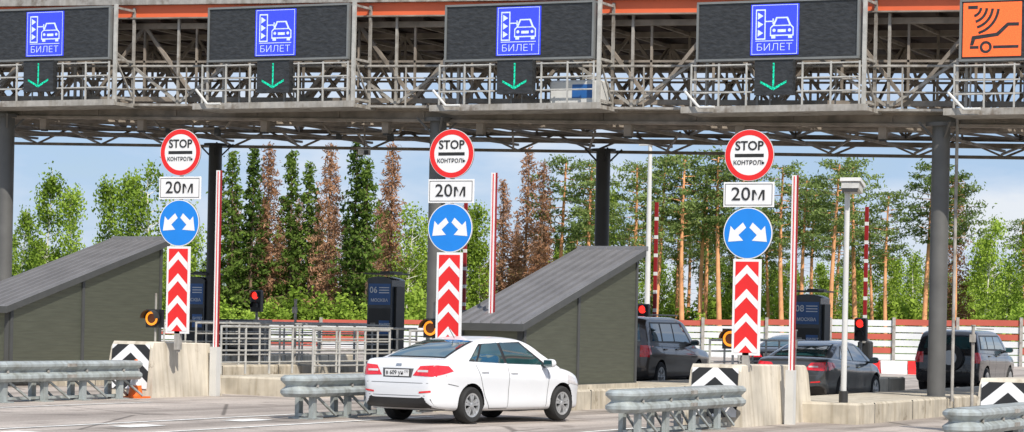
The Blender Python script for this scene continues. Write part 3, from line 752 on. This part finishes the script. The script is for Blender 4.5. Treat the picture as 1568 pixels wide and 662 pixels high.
    for x in(0,wb):
        for s in(-1,1): wheel(b,x,s*(hw(max(.2,min(x,wb-.1)))-.022),R,s)
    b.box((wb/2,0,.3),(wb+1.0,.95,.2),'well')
    if P.get('ant'): b.tube((P['ant'][0],0,P['ant'][1]),(P['ant'][0]-.15,0,P['ant'][1]+.17),.006,'cblack',5)
    if P.get('spare'):
        xx=P['zt'][0][0]-.09; zc=P['spare']
        b.tube((xx-.05,-.1,zc),(xx+.14,-.1,zc),.36,'cblack',28); b.tube((xx-.06,-.1,zc),(xx-.05,-.1,zc),.2,'rim',20)
    if P.get('rails'):
        for s in(-1,1): b.tube((.0,s*.6,P['rails']),(1.9,s*.6,P['rails']),.02,'galvd',8)
    hit=bvh.ray_cast(Vector((-5,0,P['plate'])),Vector((1,0,0))); px=hit[0].x-.012
    b.box((px,0,P['plate']),(.012,.54,.13),'cblack'); b.box((px-.008,0,P['plate']),(.006,.51,.11),'white')
    ob=b.obj(name,(u,v,gz(u)+.012),rz=math.pi/2-head)
    t=text(ob,P['pl'],.1,(px-.013,0.05,P['plate']),'black',name='plate_text',bold=.001); t.rotation_euler=(math.pi/2,0,-math.pi/2)
    t=text(ob,'777',.06,(px-.013,-.2,P['plate']+.015),'black',name='plate_region'); t.rotation_euler=(math.pi/2,0,-math.pi/2)
    return ob
SED=dict(
 zt=[(-.97,.60),(-.955,.74),(-.93,.88),(-.88,1.01),(-.82,1.05),(-.7,1.062),(-.3,1.055),(.5,1.015),(1.5,.97),(2.2,.96),(2.6,.92),(3.05,.82),(3.28,.71),(3.40,.55)],
 zb=[(-.97,.42),(-.95,.33),(-.9,.26),(-.7,.22),(0,.19),(2.6,.19),(3.2,.2),(3.4,.3)],
 hw=[(-.97,.56),(-.955,.66),(-.92,.735),(-.85,.785),(-.7,.82),(-.4,.845),(.4,.86),(2,.86),(2.8,.835),(3.1,.77),(3.3,.62),(3.40,.42)],
 rf=[(-.62,1.02),(-.45,1.09),(0,1.265),(.4,1.38),(.8,1.435),(1.2,1.45),(1.6,1.43),(1.82,1.385),(2.2,1.18),(2.6,.94)],
 tum=.45,wr=.305,wb=2.57,ant=(.55,1.41),plate=.83,pl='в 609 ун',mirror=(2.02,.985),sill=.03,
 side=[([(-.02,1.035),(2.18,.97),(1.60,1.365),(.42,1.325)],'cblack',.004),
       ([(1.05,.998),(2.08,.978),(1.58,1.34),(1.02,1.352)],'glass',.009),
       ([(.22,1.03),(.97,1.002),(.94,1.35),(.50,1.315)],'glass',.009),
       ([(.0,1.045),(.17,1.04),(.42,1.29),(.36,1.27)],'glass',.009),
       ([(-.94,.78),(-.50,.87),(-.60,.955),(-.93,.975)],'tail',.006),
       ([(2.72,.66),(3.25,.60),(3.2,.70),(2.75,.80)],'tailw',.006)],
 rear=[([(.33,.79),(.82,.775),(.82,.975),(.46,.95)],'tail',.006),
       ([(.42,.85),(.64,.85),(.64,.885),(.42,.885)],'tailw',.009),
       ([(-.30,.755),(.30,.755),(.33,.905),(-.33,.905)],'seam',.002),
       ([(-.74,.27),(.74,.27),(.70,.41),(-.70,.41)],'cblack',.006),
       ([(-.74,.455),(.74,.455),(.74,.463),(-.74,.463)],'seam',.003),
       ([(-.82,.665),(.82,.665),(.82,.673),(-.82,.673)],'seam',.003),
       ([(.48,.50),(.70,.52),(.70,.55),(.48,.53)],'tail',.006),
       ([(-.06,.945),(.06,.945),(.055,.985),(-.055,.985)],'chrome',.008)],
 top=[([(-.47,-.62),(.40,-.52),(.40,.52),(-.47,.62)],'cblack',.006),([(-.44,-.58),(.36,-.49),(.36,.49),(-.44,.58)],'glass',.013),
      ([(1.80,-.54),(2.5,-.68),(2.5,.68),(1.80,.54)],'glass',.01)],
 front=[([(.1,.5),(.4,.5),(.4,.62),(.1,.62)],'cblack',.006)],
 seams=[((1.0,.26),(1.0,.98)),((.36,.44),(.1,1.01)),((.36,.44),(.5,.24)),((2.1,.26),(2.15,.94)),((.5,.24),(1.0,.24)),((-.62,.66),(-.36,.62))],
 handles=[(1.15,.85),(.33,.87)])
car('white_sedan_car',SED,-18.91,39.26,math.radians(13),'cwhite')
S2=dict(SED); S2.update(plate=.62,pl='т 199 нм',ant=None)
S2['zt']=[(-1.1,.60),(-1.08,.74),(-1.05,.88),(-1.0,.98),(-.94,1.01)]+[(a,c) for a,c in SED['zt'][5:]]
S2['zb']=[(-1.1,.42)]+SED['zb'][1:]; S2['hw']=[(-1.1,.6),(-1.08,.72),(-1.03,.8),(-.9,.86),(-.5,.88),(.4,.89),(2,.89),(2.8,.87),(3.1,.8),(3.3,.65),(3.4,.45)]
S2['wr']=.33
car('grey_sedan_car',S2,-17.75,56.3,math.radians(1),'cgrey')
car('dark_sedan_car',S2,-23.5,72.5,0,'cdark')
def suv(hh,L=4.6,**k):
    fx=L-.85
    d=dict(zt=[(-.86,.7),(-.85,.9),(-.84,1.1),(-.82,1.16),(-.6,1.18),(1,1.15),(2.4,1.12),(3.2,1.05),(fx-.15,.95),(fx,.7)],
     zb=[(-.86,.5),(-.83,.36),(-.6,.3),(2.8,.3),(fx,.4)],
     hw=[(-.86,.82),(-.84,.87),(-.78,.91),(0,.93),(2.4,.93),(3.2,.88),(fx-.1,.8),(fx,.6)],
     rf=[(-.85,1.13),(-.82,1.25),(-.72,hh-.15),(-.6,hh-.04),(-.3,hh),(1.4,hh),(1.9,hh-.08),(2.6,1.12)],
     tum=.24,gw=.95,wr=.37,wb=2.75,plate=.8,pl='х 777 ам',mirror=(2.1,1.2),sill=.08,
     side=[([(-.62,1.22),(2.25,1.18),(1.72,hh-.14),(-.5,hh-.14)],'cblack',.004),
       ([(1.05,1.25),(2.1,1.22),(1.68,hh-.18),(1.05,hh-.18)],'glass',.009),
       ([(.2,1.25),(.97,1.25),(.97,hh-.18),(.2,hh-.18)],'glass',.009),
       ([(-.52,1.25),(.1,1.25),(.1,hh-.18),(-.45,hh-.18)],'glass',.009),
       ([(-.84,.92),(-.70,.92),(-.70,1.14),(-.84,1.14)],'tail',.008)],
     rear=[([(.66,.86),(.9,.86),(.9,1.15),(.66,1.15)],'tail',.008),
       ([(-.66,1.24),(.66,1.24),(.58,hh-.18),(-.58,hh-.18)],'glass',.01),
       ([(-.85,.45),(.85,.45),(.85,.6),(-.85,.6)],'cblack',.006)],
     seams=[((1.0,.4),(1.0,1.15)),((.25,.6),(.1,1.15)),((2.1,.4),(2.12,1.1))],handles=[(1.15,1.05),(.28,1.05)])
    d.update(k); return d
car('brown_suv_car',suv(1.86,4.8,rails=1.9),-23.55,60.0,0,'cbrown')
car('black_suv_car',suv(1.76,4.6,spare=1.0,rails=1.8),-17.8,70.0,0,'cdark')

# ---------------- vegetation
MF={'spruce':foliage('spruce_needles',(.045,.085,.015),(.18,.27,.05)),
    'pine':foliage('pine_needles',(.09,.14,.035),(.27,.35,.11)),
    'birch':foliage('birch_leaves',(.12,.20,.02),(.38,.52,.08)),
    'dead':foliage('dry_needles',(.27,.13,.07),(.52,.30,.18))}
M['bark']=mat('spruce_bark',(.22,.145,.10),.9,var=.3,scale=3); M['pinebark']=mat('pine_bark',(.72,.34,.16),.85,var=.3,scale=1.2)
M['birchbark']=mat('birch_bark',(.68,.65,.58),.8,var=.35,scale=3)
def leaves(b,P,size,k,asp=.5):
    P=np.asarray(P); n=len(P)
    a=rng.normal(size=(n,3)); a/=np.linalg.norm(a,axis=1)[:,None]
    c=rng.normal(size=(n,3)); c=np.cross(a,c); c/=np.linalg.norm(c,axis=1)[:,None]
    s=(size*rng.uniform(.6,1.3,n))[:,None]
    A=a*s; B=c*s*asp
    Q=np.stack([P-A,P-B*.9+A*.1,P+A,P+B],1).reshape(-1,3)
    o=len(b.v); b.v+=[tuple(q) for q in Q.tolist()]; i=b.mi(MF[k])
    for j in range(n): b.f.append((o+4*j,o+4*j+1,o+4*j+2,o+4*j+3))
    b.m+=[i]*n; b.sm+=[False]*n
def trunk(b,H,r,k,bend=.2,n=7,r_end=.1):
    pts=[]; ph=random.uniform(0,6)
    for i in range(n+1):
        t=i/n; pts.append(Vector((bend*math.sin(t*2.5+ph)-bend*math.sin(ph),bend*math.cos(t*2+ph)-bend*math.cos(ph),H*t-.3*(i==0))))
    for i in range(n):
        t0,t1=i/n,(i+1)/n; b.tube(pts[i],pts[i+1],r*(1-t0*(1-r_end)),k,7,r2=r*(1-t1*(1-r_end)),smooth=True,caps=False)
    def at(h):
        t=min(.999,max(0,h/H))*n; i=int(t); return pts[i].lerp(pts[i+1],t-i)
    return at
def spruce(dead=False):
    b=MB(); H=15; at=trunk(b,H,.2,'bark',.12); P=[]
    nb=140 if not dead else 210; Rm=random.uniform(1.7,2.2)
    for i in range(nb):
        t=(i+random.random())/nb; h=H*(.07+.93*t) if not dead else H*(.1+.9*t)
        R=(Rm*(1-t)**.75+.12)*random.uniform(.5,1.25)*(1 if not dead else .95); az=random.uniform(0,6.283); o=at(h)
        dr=random.uniform(.15,.45)
        f=lambda s:o+Vector((math.cos(az)*s,math.sin(az)*s,-dr*s+.10*s*s*(.6 if not dead else .3)))
        b.tube(f(0),f(R*.5),.03,'bark',3,r2=.02,caps=False); b.tube(f(R*.5),f(R),.02,'bark',3,r2=.008,caps=False)
        n=int(12+R*15) if not dead else int(7+R*14*random.choice([.5,1,1.7]))
        for _ in range(n):
            s=R*random.random()**.6; q=f(s); wd=.12+.20*(1-s/R)
            P.append((q.x+random.gauss(0,wd),q.y+random.gauss(0,wd),q.z+random.gauss(-.10,.12)))
    leaves(b,P,.19 if not dead else .17,'spruce' if not dead else 'dead',.5 if not dead else .32); return b
def pine():
    b=MB(); H=15; at=trunk(b,H-.5,.23,'pinebark',.3,r_end=.3); P=[]
    h0=random.uniform(.50,.66); nb=random.randint(24,34)
    for i in range(nb):
        t=(i+random.random()*.8)/nb; h=H*(h0+(1-h0)*t)-.3; R=random.uniform(.4,1)*(2.4*math.sin(math.pi*(.18+.72*t))**.8+.2); az=i*2.4+random.uniform(-.5,.5)
        o=at(h); up=random.uniform(-.1,.35)
        tip=o+Vector((math.cos(az)*R,math.sin(az)*R,up*R)); mid=o.lerp(tip,.5)+Vector((0,0,-.1))
        b.tube(o,mid,.05,'pinebark',4,r2=.03,caps=False); b.tube(mid,tip,.03,'bark',3,r2=.01,caps=False)
        for q,cnt,sg in((tip,68,.36),(mid,26,.28)):
            for _ in range(cnt): P.append((q.x+random.gauss(0,sg),q.y+random.gauss(0,sg),q.z+random.gauss(.05,sg*.42)))
    for i in range(14):
        h=H*random.uniform(.2,h0); az=random.uniform(0,6.3); o=at(h); L_=random.uniform(.4,1.1); b.tube(o,o+Vector((math.cos(az)*L_,math.sin(az)*L_,random.uniform(-.3,.1))),.02,'bark',3,r2=.006,caps=False)
    leaves(b,P,.16,'pine',.4); return b
def birch(H=12,dens=1.0,wid=1.0):
    b=MB(); at=trunk(b,H*.96,.14,'birchbark',.45); P=[]
    for i in range(56):
        t=random.random(); h=H*(.22+.76*t); R=wid*random.uniform(.4,1)*(2.2*math.sin(math.pi*(.12+.82*t))**.7+.2); az=random.uniform(0,6.283)
        o=at(h*.92); tip=o+Vector((math.cos(az)*R,math.sin(az)*R,R*random.uniform(.2,.8)))
        if tip.z>H: tip.z=H
        b.tube(o,tip,.035,'birchbark',3,r2=.008,caps=False)
        for _ in range(int(70*dens)):
            s=random.uniform(.45,1.1); q=o.lerp(tip,s); P.append((q.x+random.gauss(0,.3),q.y+random.gauss(0,.3),q.z+random.gauss(-.15,.4)))
    leaves(b,P,.14,'birch',.65); return b
def bush():
    b=MB(); P=[]
    for i in range(26):
        az=random.uniform(0,6.3); R=random.uniform(0,1.6); c=Vector((math.cos(az)*R,math.sin(az)*R,random.uniform(.3,3.6)*(1-R/3.2)))
        b.tube((0,0,0),c,.03,'bark',3,r2=.008,caps=False)
        for _ in range(75): P.append((c.x+random.gauss(0,.38),c.y+random.gauss(0,.38),abs(c.z+random.gauss(0,.36))))
    leaves(b,P,.15,'birch',.6); return b
def proto(b,name):
    o=b.obj(name,(0,0,-500),sharp=False); me=o.data; bpy.data.objects.remove(o); return me
PR={'spruce':[proto(spruce(),'spruce_mesh') for _ in range(5)],'dead':[proto(spruce(True),'dead_spruce_mesh') for _ in range(4)],
    'pine':[proto(pine(),'pine_mesh') for _ in range(7)],'birch':[proto(birch(12,random.choice([.55,.75,1]),random.uniform(.7,1.05)),'birch_mesh') for _ in range(6)],
    'bush':[proto(bush(),'bush_mesh') for _ in range(3)]}
BH={'spruce':15,'dead':15,'pine':15,'birch':12,'bush':4}
NM={'spruce':'spruce_tree','dead':'dead_spruce_tree','pine':'pine_tree','birch':'birch_tree','bush':'bush'}
def plant(kind,x,z,H,parent=None,wf=1):
    me=random.choice(PR[kind]); o=bpy.data.objects.new(NM[kind],me); scene.collection.objects.link(o)
    u,v=Wd(x,z); o.location=(u,v,-.1); s=H/BH[kind]; o.scale=(s*wf,s*wf,s); o.rotation_euler[2]=random.uniform(0,6.28)
    if parent: o.parent=parent
    return o
T=[('birch',-36.7,10.2),('birch',-34.3,12.9),('birch',-32.3,11.7),('birch',-30,12.7),('birch',-28,13),('birch',-26,13.5),('birch',-24.4,10.7),('spruce',-22,12.6),
('spruce',-20.8,14.2),('spruce',-19.4,14.5),('dead',-18.2,14.9),('spruce',-16.5,14.4),('spruce',-15.1,13.5),('dead',-13.6,14.9),('spruce',-11.7,14.9),('spruce',-10.5,13.6),
('dead',-9.3,15.1),('birch',-7.8,10.8),('birch',-6.2,10.3),('birch',-4,10.7),('birch',-2.4,11.2),('dead',-.7,12.6),('dead',.8,15),('dead',2,13.6),('pine',3.4,14.2),('pine',5.6,13.8),
('birch',7.2,12.6),('pine',8.4,13.8),('pine',10.4,14.4),('pine',12.3,14.4),('pine',13.7,13.8),('pine',15,14.8),('pine',16.8,14),('pine',19.5,14),('pine',21,13.1),('pine',22.8,14.2),
('pine',25.2,14.6),('pine',27,12),('pine',29.6,14.2),('pine',31.5,13.3),('dead',33,13.5),('birch',34.4,10.5),('birch',35.8,10.8),('birch',37.2,10.6)]
for k,x,H in T: plant(k,x,(190 if k!='pine' else 187)+random.uniform(-3,3),H,wf=1.0 if k!='birch' else .8)
fo=bpy.data.objects.new('distant_forest',None); scene.collection.objects.link(fo)
def kind_at(x):
    r=random.random()
    if x<-23: return 'birch' if r<.85 else 'spruce'
    if x<-9: return 'spruce' if r<.5 else ('dead' if r<.8 else 'birch')
    if x<0: return 'birch' if r<.75 else 'dead'
    if x<5: return 'dead' if r<.4 else ('spruce' if r<.6 else 'birch')
    if x<33: return 'pine' if r<.6 else 'birch'
    return 'birch' if r<.8 else 'pine'
def hmax(x):
    if x<-23: return 9.0
    if x<-9: return 11.3
    if x<0: return 8.6
    if x<6: return 9.6
    if x<33: return 9.6
    return 8.9
for row,(z,st) in enumerate(((197,2.0),(204,2.1),(212,2.4),(222,2.8))):
    x=-75
    while x<75:
        k=kind_at(x)
        if row>=2 and k=='pine': k='birch' if random.random()<.6 else 'spruce'
        H=hmax(x)*random.uniform(.72,1.02)*(1+.02*row)
        if k=='pine': H*=1.3
        if k=='birch': H*=.88
        plant(k,x+random.uniform(-.6,.6),z+random.uniform(-2.5,2.5),H,fo); x+=st
x=-75
while x<75:
    hb=random.uniform(2.2,4.2)*(1.15 if abs(x+4)<6 else 1)
    if 7<x<33: hb=random.uniform(1.6,3.2)
    plant('bush',x,184+random.uniform(-3,4),hb,fo,wf=1.2); x+=1.7
x=-75
while x<75:
    plant('bush',x,201+random.uniform(-3,4),random.uniform(3.8,5.6),fo,wf=1.1); x+=2.3
